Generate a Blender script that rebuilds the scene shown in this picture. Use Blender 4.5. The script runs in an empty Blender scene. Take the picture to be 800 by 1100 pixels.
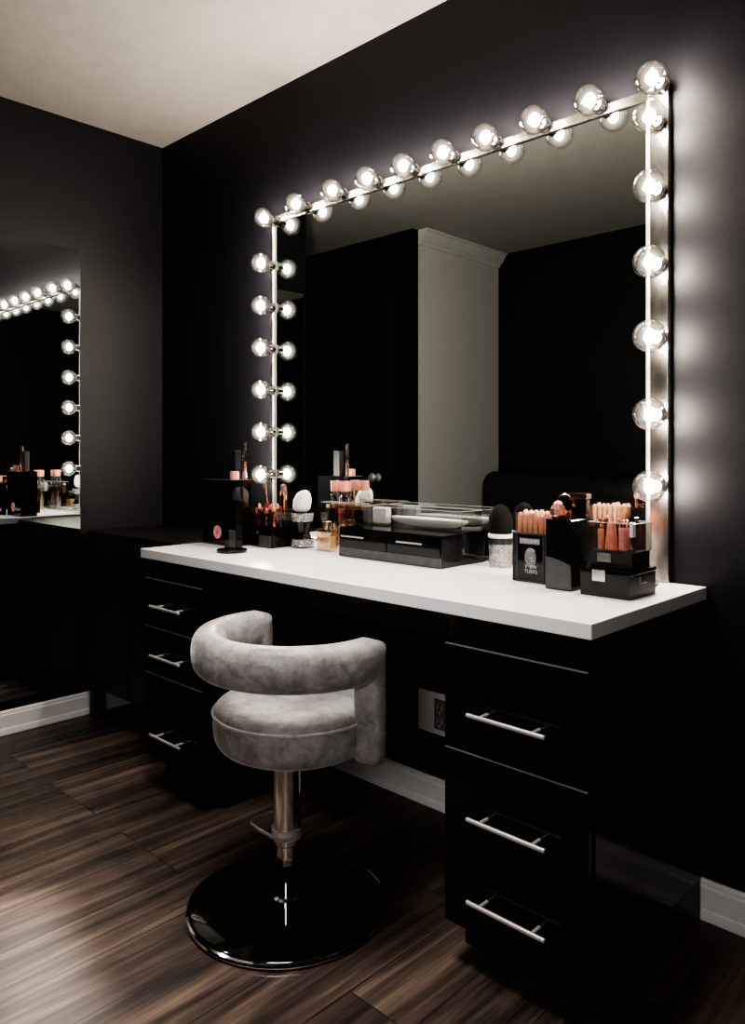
import bpy, bmesh, math, random
from mathutils import Vector, Matrix
random.seed(7)
PI = math.pi
C = bpy.context.scene.collection

# ------------------------------------------------------------------ materials
def mat(name, col, rough=.5, metal=0, var=.0, scale=20, bump=0, bscale=200, coat=0, sheen=0,
        spec=.5, emit=None, estr=0, alpha=1, trans=0, ior=1.45, stretch=None):
    m = bpy.data.materials.new(name); m.use_nodes = True
    nt = m.node_tree; N = nt.nodes; L = nt.links
    p = N['Principled BSDF']
    p.inputs['Base Color'].default_value = (*col, 1)
    p.inputs['Roughness'].default_value = rough
    p.inputs['Metallic'].default_value = metal
    p.inputs['Coat Weight'].default_value = coat
    p.inputs['Coat Roughness'].default_value = .05
    p.inputs['Sheen Weight'].default_value = sheen
    p.inputs['Specular IOR Level'].default_value = spec
    p.inputs['Transmission Weight'].default_value = trans
    p.inputs['IOR'].default_value = ior
    p.inputs['Alpha'].default_value = alpha
    if emit:
        p.inputs['Emission Color'].default_value = (*emit, 1)
        p.inputs['Emission Strength'].default_value = estr
    tc = N.new('ShaderNodeTexCoord'); mp = N.new('ShaderNodeMapping')
    L.new(tc.outputs['Object'], mp.inputs['Vector'])
    if stretch: mp.inputs['Scale'].default_value = stretch
    if var:
        n = N.new('ShaderNodeTexNoise'); n.inputs['Scale'].default_value = scale; n.inputs['Detail'].default_value = 5
        L.new(mp.outputs[0], n.inputs['Vector'])
        r = N.new('ShaderNodeValToRGB')
        a, b = 1 - var, 1 + var
        r.color_ramp.elements[0].color = (*[max(0, min(1, c * a)) for c in col], 1)
        r.color_ramp.elements[1].color = (*[max(0, min(1, c * b)) for c in col], 1)
        r.color_ramp.elements[0].position = .35; r.color_ramp.elements[1].position = .65
        L.new(n.outputs['Fac'], r.inputs['Fac']); L.new(r.outputs['Color'], p.inputs['Base Color'])
    if bump:
        n = N.new('ShaderNodeTexNoise'); n.inputs['Scale'].default_value = bscale; n.inputs['Detail'].default_value = 3
        L.new(mp.outputs[0], n.inputs['Vector'])
        b = N.new('ShaderNodeBump'); b.inputs['Strength'].default_value = bump; b.inputs['Distance'].default_value = .002
        L.new(n.outputs['Fac'], b.inputs['Height']); L.new(b.outputs['Normal'], p.inputs['Normal'])
    return m

def clear_mat(name, tint=(1, 1, 1), refl=.12, edge=.55, rough=.02, halo=0, halo_col=(1, .9, .8)):
    """thin clear plastic or glass: see-through, glossier towards grazing angles"""
    m = bpy.data.materials.new(name); m.use_nodes = True
    nt = m.node_tree; N = nt.nodes; L = nt.links
    N.remove(N['Principled BSDF']); out = N['Material Output']
    t = N.new('ShaderNodeBsdfTransparent'); t.inputs['Color'].default_value = (*tint, 1)
    g = N.new('ShaderNodeBsdfGlossy'); g.inputs['Roughness'].default_value = rough
    lw = N.new('ShaderNodeLayerWeight'); lw.inputs['Blend'].default_value = .35
    r = N.new('ShaderNodeMapRange'); r.inputs['To Min'].default_value = refl; r.inputs['To Max'].default_value = edge
    L.new(lw.outputs['Facing'], r.inputs['Value'])
    mx = N.new('ShaderNodeMixShader')
    L.new(r.outputs['Result'], mx.inputs['Fac']); L.new(t.outputs[0], mx.inputs[1]); L.new(g.outputs[0], mx.inputs[2])
    last = mx
    if halo:  # glare painted on the globe: emission strongest where the glass faces the viewer
        e = N.new('ShaderNodeEmission'); e.inputs['Color'].default_value = (*halo_col, 1)
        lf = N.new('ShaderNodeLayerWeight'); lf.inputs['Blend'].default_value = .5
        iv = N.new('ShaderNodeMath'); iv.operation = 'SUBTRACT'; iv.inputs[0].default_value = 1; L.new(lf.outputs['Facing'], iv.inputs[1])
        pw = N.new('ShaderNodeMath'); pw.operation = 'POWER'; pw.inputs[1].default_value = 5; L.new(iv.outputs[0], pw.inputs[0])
        ms = N.new('ShaderNodeMath'); ms.operation = 'MULTIPLY'; ms.inputs[1].default_value = halo; L.new(pw.outputs[0], ms.inputs[0])
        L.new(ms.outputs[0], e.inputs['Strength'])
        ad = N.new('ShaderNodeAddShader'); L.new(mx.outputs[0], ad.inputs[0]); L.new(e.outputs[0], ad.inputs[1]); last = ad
    L.new(last.outputs[0], out.inputs['Surface'])
    return m

def floor_mat():
    m = bpy.data.materials.new('dark_plank_floor'); m.use_nodes = True
    nt = m.node_tree; N = nt.nodes; L = nt.links; p = N['Principled BSDF']
    tc = N.new('ShaderNodeTexCoord'); mp = N.new('ShaderNodeMapping')
    mp.inputs['Rotation'].default_value = (0, 0, PI / 2); mp.inputs['Location'].default_value = (.3, .055, 0)
    L.new(tc.outputs['Object'], mp.inputs['Vector'])
    def brick(c1, c2, mo):
        b = N.new('ShaderNodeTexBrick'); L.new(mp.outputs[0], b.inputs['Vector'])
        b.offset = .37; b.offset_frequency = 3
        b.inputs['Scale'].default_value = 1; b.inputs['Brick Width'].default_value = 1.05; b.inputs['Row Height'].default_value = .156
        b.inputs['Mortar Size'].default_value = .0016; b.inputs['Mortar Smooth'].default_value = .3; b.inputs['Bias'].default_value = 0
        b.inputs['Color1'].default_value = (*c1, 1); b.inputs['Color2'].default_value = (*c2, 1); b.inputs['Mortar'].default_value = (*mo, 1)
        return b
    bv = brick((0, 0, 0), (1, 1, 1), (.5, .5, .5))           # one random value per plank
    ms = N.new('ShaderNodeMapping'); ms.inputs['Scale'].default_value = (1.1, 15, 1)
    L.new(mp.outputs[0], ms.inputs['Vector'])
    ofs = N.new('ShaderNodeVectorMath'); ofs.operation = 'MULTIPLY_ADD'
    ofs.inputs[1].default_value = (9, 4, 6)
    L.new(bv.outputs['Color'], ofs.inputs[0]); L.new(ms.outputs[0], ofs.inputs[2])
    n1 = N.new('ShaderNodeTexNoise'); n1.inputs['Scale'].default_value = 1.6; n1.inputs['Detail'].default_value = 7; n1.inputs['Distortion'].default_value = .6
    L.new(ofs.outputs[0], n1.inputs['Vector'])
    mf = N.new('ShaderNodeMapping'); mf.inputs['Scale'].default_value = (5, 130, 1); L.new(mp.outputs[0], mf.inputs['Vector'])
    n2 = N.new('ShaderNodeTexNoise'); n2.inputs['Scale'].default_value = 1; n2.inputs['Detail'].default_value = 4
    L.new(mf.outputs[0], n2.inputs['Vector'])
    r1 = N.new('ShaderNodeValToRGB'); cr = r1.color_ramp
    cr.elements[0].position = .3; cr.elements[0].color = (.020, .0145, .012, 1)
    cr.elements[1].position = .72; cr.elements[1].color = (.165, .118, .088, 1)
    e = cr.elements.new(.5); e.color = (.070, .048, .036, 1)
    L.new(n1.outputs['Fac'], r1.inputs['Fac'])
    r2 = N.new('ShaderNodeMapRange'); r2.inputs['From Min'].default_value = .3; r2.inputs['From Max'].default_value = .7
    r2.inputs['To Min'].default_value = .62; r2.inputs['To Max'].default_value = 1.25
    L.new(n2.outputs['Fac'], r2.inputs['Value'])
    r3 = N.new('ShaderNodeMapRange'); r3.inputs['To Min'].default_value = .7; r3.inputs['To Max'].default_value = 1.25
    L.new(bv.outputs['Color'], r3.inputs['Value'])
    mu = N.new('ShaderNodeMath'); mu.operation = 'MULTIPLY'; L.new(r2.outputs[0], mu.inputs[0]); L.new(r3.outputs[0], mu.inputs[1])
    gap = N.new('ShaderNodeMapRange'); gap.inputs['To Min'].default_value = 1; gap.inputs['To Max'].default_value = .18
    L.new(bv.outputs['Fac'], gap.inputs['Value'])
    mu2 = N.new('ShaderNodeMath'); mu2.operation = 'MULTIPLY'; L.new(mu.outputs[0], mu2.inputs[0]); L.new(gap.outputs[0], mu2.inputs[1])
    vm = N.new('ShaderNodeVectorMath'); vm.operation = 'SCALE'
    L.new(r1.outputs['Color'], vm.inputs[0]); L.new(mu2.outputs[0], vm.inputs['Scale'])
    L.new(vm.outputs[0], p.inputs['Base Color'])
    rr = N.new('ShaderNodeMapRange'); rr.inputs['To Min'].default_value = .36; rr.inputs['To Max'].default_value = .56
    L.new(n2.outputs['Fac'], rr.inputs['Value']); L.new(rr.outputs[0], p.inputs['Roughness'])
    bm_ = N.new('ShaderNodeBump'); bm_.inputs['Strength'].default_value = .25; bm_.inputs['Distance'].default_value = .001
    L.new(mu2.outputs[0], bm_.inputs['Height']); L.new(bm_.outputs[0], p.inputs['Normal'])
    p.inputs['Specular IOR Level'].default_value = .45
    return m

def velvet_mat():
    m = bpy.data.materials.new('crushed_grey_velvet'); m.use_nodes = True
    nt = m.node_tree; N = nt.nodes; L = nt.links; p = N['Principled BSDF']
    tc = N.new('ShaderNodeTexCoord')
    n1 = N.new('ShaderNodeTexNoise'); n1.inputs['Scale'].default_value = 17; n1.inputs['Detail'].default_value = 8
    n1.inputs['Roughness'].default_value = .7; n1.inputs['Distortion'].default_value = .35
    L.new(tc.outputs['Object'], n1.inputs['Vector'])
    r = N.new('ShaderNodeValToRGB')
    r.color_ramp.elements[0].position = .34; r.color_ramp.elements[0].color = (.15, .143, .14, 1)
    r.color_ramp.elements[1].position = .66; r.color_ramp.elements[1].color = (.40, .38, .365, 1)
    L.new(n1.outputs['Fac'], r.inputs['Fac']); L.new(r.outputs[0], p.inputs['Base Color'])
    p.inputs['Roughness'].default_value = .42; p.inputs['Sheen Weight'].default_value = .5; p.inputs['Sheen Roughness'].default_value = .35
    p.inputs['Specular IOR Level'].default_value = .35
    n2 = N.new('ShaderNodeTexNoise'); n2.inputs['Scale'].default_value = 34; n2.inputs['Detail'].default_value = 4
    L.new(tc.outputs['Object'], n2.inputs['Vector'])
    b = N.new('ShaderNodeBump'); b.inputs['Strength'].default_value = .35; b.inputs['Distance'].default_value = .006
    L.new(n2.outputs['Fac'], b.inputs['Height']); L.new(b.outputs[0], p.inputs['Normal'])
    return m

def glitter_mat(name, col, dark):
    m = bpy.data.materials.new(name); m.use_nodes = True
    nt = m.node_tree; N = nt.nodes; L = nt.links; p = N['Principled BSDF']
    tc = N.new('ShaderNodeTexCoord'); v = N.new('ShaderNodeTexVoronoi'); v.inputs['Scale'].default_value = 480
    L.new(tc.outputs['Object'], v.inputs['Vector'])
    r = N.new('ShaderNodeValToRGB'); r.color_ramp.elements[0].color = (*dark, 1); r.color_ramp.elements[1].color = (*col, 1)
    r.color_ramp.elements[0].position = .2; r.color_ramp.elements[1].position = .75
    s = N.new('ShaderNodeSeparateColor'); L.new(v.outputs['Color'], s.inputs[0]); L.new(s.outputs[0], r.inputs[0])
    L.new(r.outputs[0], p.inputs['Base Color'])
    p.inputs['Metallic'].default_value = .6; p.inputs['Roughness'].default_value = .3
    b = N.new('ShaderNodeBump'); b.inputs['Strength'].default_value = .8; b.inputs['Distance'].default_value = .002
    L.new(s.outputs[1], b.inputs['Height']); L.new(b.outputs[0], p.inputs['Normal'])
    return m

M = dict(
    wall=mat('charcoal_wall_paint', (.0075, .0076, .0105), .5, var=.06, scale=60, bump=.12, bscale=420, spec=.28),
    dark_wall=mat('near_black_wall_paint', (.005, .005, .006), .55, var=.06, scale=60, bump=.12, bscale=420, spec=.3),
    grey_wall=mat('pale_grey_wall_paint', (.50, .50, .48), .6, var=.03, scale=40, bump=.08, bscale=300),
    ceiling=mat('cream_ceiling_paint', (.33, .315, .29), .8, var=.03, scale=12, bump=.1, bscale=200),
    floor=floor_mat(),
    white_trim=mat('white_trim_paint', (.86, .84, .83), .35, var=.03, scale=30),
    black_trim=mat('black_trim_paint', (.012, .012, .013), .35, var=.1, scale=30),
    lacquer=mat('black_lacquer', (.0055, .0055, .006), .16, var=.15, scale=8, spec=.35),
    lacquer_matt=mat('black_satin_lacquer', (.006, .006, .0065), .38, var=.15, scale=8, spec=.35),
    counter=mat('white_counter_top', (.80, .79, .79), .22, var=.015, scale=25, spec=.5),
    nickel=mat('brushed_nickel', (.80, .77, .74), .34, .7, var=.06, scale=60, stretch=(1, 20, 20)),
    chrome=mat('polished_chrome', (.80, .79, .78), .06, 1, var=.03, scale=12),
    rail=mat('mirror_frame_chrome', (.55, .53, .50), .24, 1, var=.25, scale=70, bump=.06, bscale=30, stretch=(1, 1, .3)),
    mirror=mat('silvered_mirror', (.84, .91, .91), .0, 1, var=.004, scale=3),
    backing=mat('mirror_backing', (.05, .05, .05), .6, var=.1),
    globe=clear_mat('bulb_glass_with_halo', (.97, .94, .89), .04, .62, .03, halo=.6, halo_col=(1, .9, .8)),
    filament=mat('glowing_filament', (1, .9, .8), .5, var=.01, emit=(1, .90, .80), estr=680),
    velvet=velvet_mat(),
    piping=mat('grey_velvet_piping', (.40, .375, .355), .5, var=.15, scale=60, sheen=.4),
    black_glass=mat('black_glass', (.003, .003, .003), .05, var=.1, spec=.5),
    outlet=mat('outlet_plate_plastic', (.80, .76, .75), .4, var=.03, scale=30),
    outlet_dark=mat('dark_outlet_plastic', (.17, .155, .155), .4, var=.08, scale=40),
    outlet_slot=mat('outlet_slot_grey', (.60, .57, .56), .4, var=.08, scale=40),
    black_acrylic=mat('black_acrylic', (.006, .006, .0065), .07, var=.1, spec=.5),
    grey_panel=mat('smoky_grey_acrylic', (.065, .064, .066), .25, var=.12, scale=40),
    black_card=mat('black_leatherette', (.016, .016, .018), .38, var=.12, scale=60, bump=.15, bscale=500),
    acrylic=clear_mat('clear_acrylic', (.93, .93, .92), .06, .5, .03),
    silver=mat('silver_label_metal', (.78, .77, .75), .22, 1, var=.08, scale=90),
    grey_ink=mat('pale_grey_ink', (.42, .42, .43), .5, var=.15, scale=300),
    dim_ink=mat('dim_grey_ink', (.14, .14, .145), .5, var=.25, scale=200),
    coral=mat('coral_lacquer', (.66, .27, .19), .3, var=.14, scale=90),
    peach=mat('peach_lip_pencil', (.76, .39, .27), .32, var=.12, scale=60, coat=.3),
    rose=mat('rose_pink_cap', (.74, .30, .27), .35, var=.15, scale=120),
    rose_dark=mat('dusky_rose_lipstick', (.36, .10, .09), .35, var=.2, scale=120),
    red=mat('deep_red_lipstick', (.11, .018, .018), .3, var=.15, scale=80),
    rosegold=mat('rose_gold_metal', (.85, .45, .36), .2, 1, var=.12, scale=90),
    gold=mat('warm_gold_metal', (.85, .62, .38), .2, 1, var=.12, scale=90),
    copper=mat('copper_metal', (.62, .33, .22), .25, 1, var=.12, scale=90),
    brown=mat('dark_brown_handle', (.05, .025, .018), .25, var=.2, scale=40),
    amber=clear_mat('amber_glass', (.93, .82, .68), .10, .5, .04),
    amber_liquid=mat('amber_perfume', (.78, .62, .46), .15, var=.06, scale=40, alpha=.5),
    clear_glass=clear_mat('clear_bottle_glass', (.92, .92, .91), .10, .6, .03),
    puff=mat('white_cotton', (.86, .83, .81), .9, var=.06, scale=120, bump=.9, bscale=160, sheen=.5),
    white=mat('white_porcelain', (.84, .83, .81), .25, var=.02, scale=30),
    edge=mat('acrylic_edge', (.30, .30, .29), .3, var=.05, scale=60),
    drawer_glint=mat('drawer_edge_glint', (.34, .33, .33), .35, .6, var=.05, scale=60),
    bead=mat('satin_bead', (.42, .39, .36), .38, .6, var=.02, scale=30),
    frosted=mat('frosted_white_plastic', (.72, .70, .68), .5, var=.05, scale=60),
    bristle=mat('black_bristles', (.004, .004, .004), .8, var=.4, scale=300, stretch=(1, 1, .1), spec=.2),
    bristle_brown=mat('rosy_brown_bristles', (.22, .11, .085), .8, var=.35, scale=300, stretch=(1, 1, .1)),
    glitter=glitter_mat('silver_glitter', (.52, .50, .49), (.13, .125, .125)),
    black_glitter=glitter_mat('black_glitter', (.70, .70, .70), (.008, .008, .008)),
    leather=mat('black_sofa_leather', (.014, .013, .013), .38, var=.15, scale=20, bump=.4, bscale=90),
)

# ------------------------------------------------------------------ mesh helpers
class MB:
    def __init__(s): s.bm = bmesh.new(); s.mi = 0
    def absorb(s, b, flat=False):
        vm = {v: s.bm.verts.new(v.co) for v in b.verts}
        for f in b.faces:
            try:
                g = s.bm.faces.new([vm[v] for v in f.verts]); g.material_index = s.mi; g.smooth = not flat
            except ValueError: pass
        b.free(); return s
    def box(s, x0, x1, y0, y1, z0, z1, bev=0, seg=2, mtx=None):
        b = bmesh.new(); bmesh.ops.create_cube(b, size=1)
        for v in b.verts:
            v.co = Vector(((x0 + x1) / 2 + v.co.x * (x1 - x0), (y0 + y1) / 2 + v.co.y * (y1 - y0), (z0 + z1) / 2 + v.co.z * (z1 - z0)))
        if bev: bmesh.ops.bevel(b, geom=b.edges[:], offset=bev, segments=seg, profile=.5, affect='EDGES')
        if mtx: bmesh.ops.transform(b, matrix=mtx, verts=b.verts[:])
        return s.absorb(b, seg < 4)
    def lathe(s, prof, c=(0, 0, 0), seg=32, mtx=None, sx=1, sy=1):
        """prof: (radius, height) pairs, closed with caps where the radius is not zero"""
        b = bmesh.new(); rings = []
        for r, z in prof:
            if r < 1e-6: rings.append([b.verts.new((0, 0, z))])
            else: rings.append([b.verts.new((r * sx * math.cos(2 * PI * k / seg), r * sy * math.sin(2 * PI * k / seg), z)) for k in range(seg)])
        for a, d in zip(rings, rings[1:]):
            for k in range(seg):
                j = (k + 1) % seg
                if len(a) == 1 and len(d) == 1: continue
                if len(a) == 1: b.faces.new((a[0], d[j], d[k]))
                elif len(d) == 1: b.faces.new((a[k], a[j], d[0]))
                else: b.faces.new((a[k], a[j], d[j], d[k]))
        if len(rings[0]) > 1: b.faces.new(rings[0][::-1])
        if len(rings[-1]) > 1: b.faces.new(rings[-1])
        bmesh.ops.recalc_face_normals(b, faces=b.faces[:])
        m = Matrix.Translation(Vector(c))
        if mtx: m = m @ mtx
        bmesh.ops.transform(b, matrix=m, verts=b.verts[:])
        return s.absorb(b)
    def ball(s, c, r, seg=24, rings=14, n=1.0):
        prof = []
        for k in range(rings + 1):
            t = -PI / 2 + PI * k / rings
            prof.append((max(0, r[0] * math.cos(t)) if 0 < k < rings else 0, r[2] * math.sin(t)))
        return s.lathe(prof, c, seg, sx=1, sy=r[1] / r[0])
    def tube(s, pts, r, seg=10, closed=False):
        pts = [Vector(p) for p in pts]; n = len(pts); b = bmesh.new(); rings = []; up = None
        for i, p in enumerate(pts):
            if closed: t = (pts[(i + 1) % n] - pts[i - 1]).normalized()
            else: t = (pts[min(i + 1, n - 1)] - pts[max(i - 1, 0)]).normalized()
            if up is None: up = Vector((0, 0, 1)) if abs(t.z) < .9 else Vector((1, 0, 0))
            u = (up - t * up.dot(t)).normalized(); w = t.cross(u); up = u
            rr = r[i] if isinstance(r, (list, tuple)) else r
            rings.append([b.verts.new(p + (u * math.cos(2 * PI * k / seg) + w * math.sin(2 * PI * k / seg)) * rr) for k in range(seg)])
        for i in range(n if closed else n - 1):
            a, d = rings[i], rings[(i + 1) % n]
            for k in range(seg):
                j = (k + 1) % seg; b.faces.new((a[k], a[j], d[j], d[k]))
        if not closed: b.faces.new(rings[0][::-1]); b.faces.new(rings[-1])
        bmesh.ops.recalc_face_normals(b, faces=b.faces[:])
        return s.absorb(b)
    def prism(s, poly, a0, a1, axis='y', bev=0):
        """poly in the two remaining axes, extruded along axis"""
        b = bmesh.new()
        def P(u, v, a): return {'x': (a, u, v), 'y': (u, a, v), 'z': (u, v, a)}[axis]
        A = [b.verts.new(P(u, v, a0)) for u, v in poly]; D = [b.verts.new(P(u, v, a1)) for u, v in poly]
        b.faces.new(A); b.faces.new(D[::-1])
        for k in range(len(poly)):
            j = (k + 1) % len(poly); b.faces.new((A[k], A[j], D[j], D[k]))
        bmesh.ops.recalc_face_normals(b, faces=b.faces[:])
        if bev: bmesh.ops.bevel(b, geom=b.edges[:], offset=bev, segments=2, profile=.5, affect='EDGES')
        return s.absorb(b)
    def build(s, name, m, parent=None, smooth=38, loc=None):
        s.bm.normal_update()
        if not smooth:
            for f in s.bm.faces: f.smooth = False
        if smooth:
            for e in s.bm.edges:
                if len(e.link_faces) == 2 and e.calc_face_angle(0) > math.radians(smooth): e.smooth = False
        me = bpy.data.meshes.new(name); s.bm.to_mesh(me); s.bm.free()
        for k in (m if isinstance(m, (list, tuple)) else [m]): me.materials.append(k)
        o = bpy.data.objects.new(name, me); C.objects.link(o)
        if parent: o.parent = parent
        if loc: o.location = loc
        return o

def tag(o, label, cat, group=None):
    o['label'] = label; o['category'] = cat
    if group: o['group'] = group
    return o
def thing(name, label, cat, loc=(0, 0, 0), rz=0, group=None):
    o = bpy.data.objects.new(name, None); C.objects.link(o); o.empty_display_size = .03
    o.location = loc; o.rotation_euler = (0, 0, rz)
    return tag(o, label, cat, group)
def dup(o, parent=None):
    c = o.copy(); C.objects.link(c)
    if parent: c.parent = parent
    for ch in list(o.children): dup(ch, c)
    return c
def struct(o):
    o['kind'] = 'structure'; return o
def sbox(name, m, x0, x1, y0, y1, z0, z1, bev=0):
    return struct(MB().box(x0, x1, y0, y1, z0, z1, bev).build(name, m))

# ------------------------------------------------------------------ the room
H = 2.45
XR, YF = 4.3, -2.64            # right wall, wall behind the camera
YL, YA = -.88, -1.737          # the left wall stops at YL; an alcove opens as far as YA
sbox('floor', M['floor'], -1.7, XR + .1, YF - .1, .1, -.1, 0)
sbox('ceiling', M['ceiling'], -1.7, XR + .1, YF - .1, .1, H, H + .1)
sbox('wall_back', M['wall'], -.1, XR + .1, 0, .1, 0, H)
sbox('wall_left', M['wall'], -.1, 0, YL, 0, 0, H)
sbox('wall_alcove_side', M['dark_wall'], -1.6, -.1, YL, YL + .1, 0, H)
sbox('wall_alcove_end', M['dark_wall'], -1.7, -1.6, YA - .1, YL + .1, 0, H)
sbox('wall_alcove_rear', M['dark_wall'], -1.6, 0, YA - .05, YA, 0, H)
sbox('wall_left_rear', M['grey_wall'], -.1, 0, YF, YA - .05, 0, H)
sbox('wall_front', M['dark_wall'], -.1, XR + .1, YF - .1, YF, 0, H)
sbox('wall_right', M['dark_wall'], XR, XR + .1, YF, 0, 0, H)

BB = [(0, 0), (.019, 0), (.019, .012), (.016, .022), (.013, .024), (.013, .072), (.010, .078), (.010, .084), (.006, .09), (0, .09)]
def baseboard(name, axis, a0, a1, face, sign, m=None):
    poly = [(face + sign * u, v) for u, v in BB]
    return struct(MB().prism(poly, a0, a1, axis).build(name, m or M['white_trim'], smooth=25))
baseboard('baseboard_back', 'x', .0, XR, 0, -1)
baseboard('baseboard_left', 'y', YL, -.02, 0, 1)
baseboard('baseboard_left_rear', 'y', YF, YA - .05, 0, 1)
baseboard('baseboard_front', 'x', .02, XR, YF, 1)
baseboard('baseboard_right', 'y', YF + .02, -.02, XR, -1)
# crown moulding over the pale wall
CR = [(0, 0), (.012, 0), (.016, .02), (.03, .03), (.055, .062), (.06, .075), (.075, .08), (.075, .09), (0, .09)]
struct(MB().prism([(u, H - .09 + v) for u, v in CR], YF, YA - .05, 'y').build('trim_1', M['grey_wall'], smooth=25))
# the black door in the alcove
door = struct(MB().box(-.95, -.20, YA, YA + .035, .01, 2.0, .003).build('door_1', M['lacquer_matt']))
for z0, z1 in ((.16, .86), (1.0, 1.86)):
    for x0, x1 in ((-.86, -.62), (-.53, -.29)):
        MB().box(x0, x1, YA + .035, YA + .043, z0, z1, .004).build('door_panel', M['lacquer_matt'], door)
rot_y = Matrix.Rotation(-PI / 2, 4, 'X')
MB().lathe([(.026, 0), (.026, .006), (.012, .010), (.012, .035), (.026, .045), (.029, .06), (.020, .074), (0, .078)], (-.255, YA + .035, .93), 20, rot_y).build('door_handle', M['nickel'], door)
t2 = MB(); t2.box(-1.03, -.96, YA, YA + .045, 0, 2.08, .004); t2.box(-.19, -.12, YA, YA + .045, 0, 2.08, .004); t2.box(-.96, -.19, YA, YA + .045, 2.01, 2.08, .004)
struct(t2.build('trim_2', M['black_trim']))

# ------------------------------------------------------------------ wall mirror on the left wall
wm = thing('wall_mirror', 'tall frameless wall mirror on the left wall reflecting the bulb-lit vanity', 'mirror', (0, -.62, .13))
MB().box(.002, .014, -.225, .23, 0, 1.783).build('backing_board', M['backing'], wm)
MB().box(.014, .020, -.225, .23, 0, 1.783).build('mirror_glass', M['mirror'], wm)

# ------------------------------------------------------------------ black side cabinet in the corner
sc = thing('side_cabinet', 'plain black two-door cabinet in the corner behind the vanity', 'cabinet', (.05, -.37, 0))
b = MB(); b.box(0, .66, .02, .34, .13, .745, .002); b.box(-.005, .665, .0, .345, .745, .765, .003)
b.build('carcass', M['lacquer_matt'], sc)
for x0, x1, hx in ((.005, .327, .30), (.333, .655, .36)):
    d = MB().box(x0, x1, 0, .02, .135, .74, .003).build('door', M['lacquer_matt'], sc)
    MB().lathe([(.006, 0), (.006, .012), (.011, .016), (.012, .024), (0, .028)], (hx, 0, .48), 14, Matrix.Rotation(PI / 2, 4, 'X')).build('knob', M['black_trim'], d)
for x in (0, .622):
    for y in (.005, .302):
        MB().box(x, x + .038, y, y + .038, 0, .131, .002).build('leg', M['lacquer_matt'], sc)

# ------------------------------------------------------------------ the vanity: two drawer units and a worktop
CT = .77
def bar_handle(L):
    b = MB(); ax = Matrix.Rotation(PI / 2, 4, 'Y')
    b.lathe([(0, -L / 2), (.0038, -L / 2), (.0047, -L / 2 + .001), (.0047, L / 2 - .001), (.0038, L / 2), (0, L / 2)], (0, -.03, 0), 14, ax)
    for s in (-1, 1):
        b.lathe([(.004, 0), (.004, .03)], (s * (L / 2 - .03), 0, 0), 10, Matrix.Rotation(PI / 2, 4, 'X'))
    return b
def drawer_unit(label, x0, x1, cuts, handles, HL):
    w = x1 - x0
    t = thing('drawer_cabinet', label, 'drawer cabinet', (x0, -.525, 0))
    b = MB(); b.box(0, w, .002, .50, .095, CT - .0305, .0015); b.build('carcass', M['lacquer'], t)
    MB().box(.0005, w - .0005, .06, .499, 0, .095, .001).build('plinth', M['lacquer_matt'], t)
    for (z1, z0), hz in zip(zip(cuts, cuts[1:]), handles):
        d = MB().box(.004, w - .004, -.017, .001, z0 + .003, z1 - .003, .0022, 2).build('drawer', M['lacquer'], t)
        if z1 > .3: MB().box(.005, w - .005, -.0178, -.012, z1 - .0046, z1 - .0024).build('edge_strip', M['drawer_glint'], d)  # highlight on the drawer's top edge, modelled as a thin grey strip
        h = bar_handle(HL).build('handle', M['nickel'], d); h.location = (w / 2 + .004, -.017, hz)
    return t
drawer_unit('black three-drawer cabinet under the right end of the white worktop', 2.045, 2.388, (.68, .46, .25, .085), (.548, .336, .168), .182)
drawer_unit('black three-drawer cabinet under the left end of the white worktop', .80, 1.135, (.68, .525, .375, .10), (.598, .442, .193), .172)
wt = thing('worktop', 'long white vanity worktop resting on two black drawer cabinets', 'countertop', (.79, -.55, CT))
MB().box(0, 1.605, 0, .545, -.03, 0, .002).build('top', M['counter'], wt)
MB().box(.346, 1.254, .055, .075, -.095, -.0305, .001).build('apron', M['lacquer_matt'], wt)

# ------------------------------------------------------------------ outlet
ot = thing('wall_outlet', 'pale double outlet plate low on the wall in the kneehole', 'outlet', (1.515, 0, .222))
MB().box(0, .13, -.006, -.0005, 0, .128, .002).build('cover_plate', M['outlet'], ot)
for k, x in enumerate((.066,)):
    r = MB().box(x, x + .042, -.0085, -.005, .018, .11, .001).build('receptacle', M['outlet_dark'], ot)
    s = MB()
    for z in (.044, .084):
        s.box(x + .011, x + .014, -.0092, -.008, z - .006, z + .006); s.box(x + .027, x + .030, -.0092, -.008, z - .008, z + .008)
        s.lathe([(.004, 0), (.004, .0008)], (x + .0205, -.0084, z - .015), 10, Matrix.Rotation(PI / 2, 4, 'X'))
    s.build('slots', M['outlet_slot'], r)

# ------------------------------------------------------------------ the bulb-lit vanity mirror
MX0, MX1, MZ0, MZ1 = .797, 2.312, CT + .001, 1.964
vm = thing('vanity_mirror', 'large chrome-railed mirror ringed with clear globe bulbs standing on the worktop', 'mirror', (0, 0, 0))
MB().box(MX0 + .004, MX1 - .004, -.010, -.001, MZ0 + .002, MZ1 - .004).build('backing_board', M['backing'], vm)
MB().box(MX0 + .008, MX1 - .008, -.0140, -.0102, MZ0 + .004, MZ1 - .008).build('mirror_glass', M['mirror'], vm)
def rail(x0, x1, z0, z1): MB().box(x0, x1, -.022, -.002, z0, z1, .003, 3).build('frame_rail', M['rail'], vm)
rail(MX0, MX0 + .016, MZ0, MZ1); rail(2.264, MX1, MZ0, MZ1); rail(MX0 + .016, 2.264, MZ1 - .026, MZ1); rail(MX0 + .016, 2.264, MZ0, MZ0 + .014)
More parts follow.
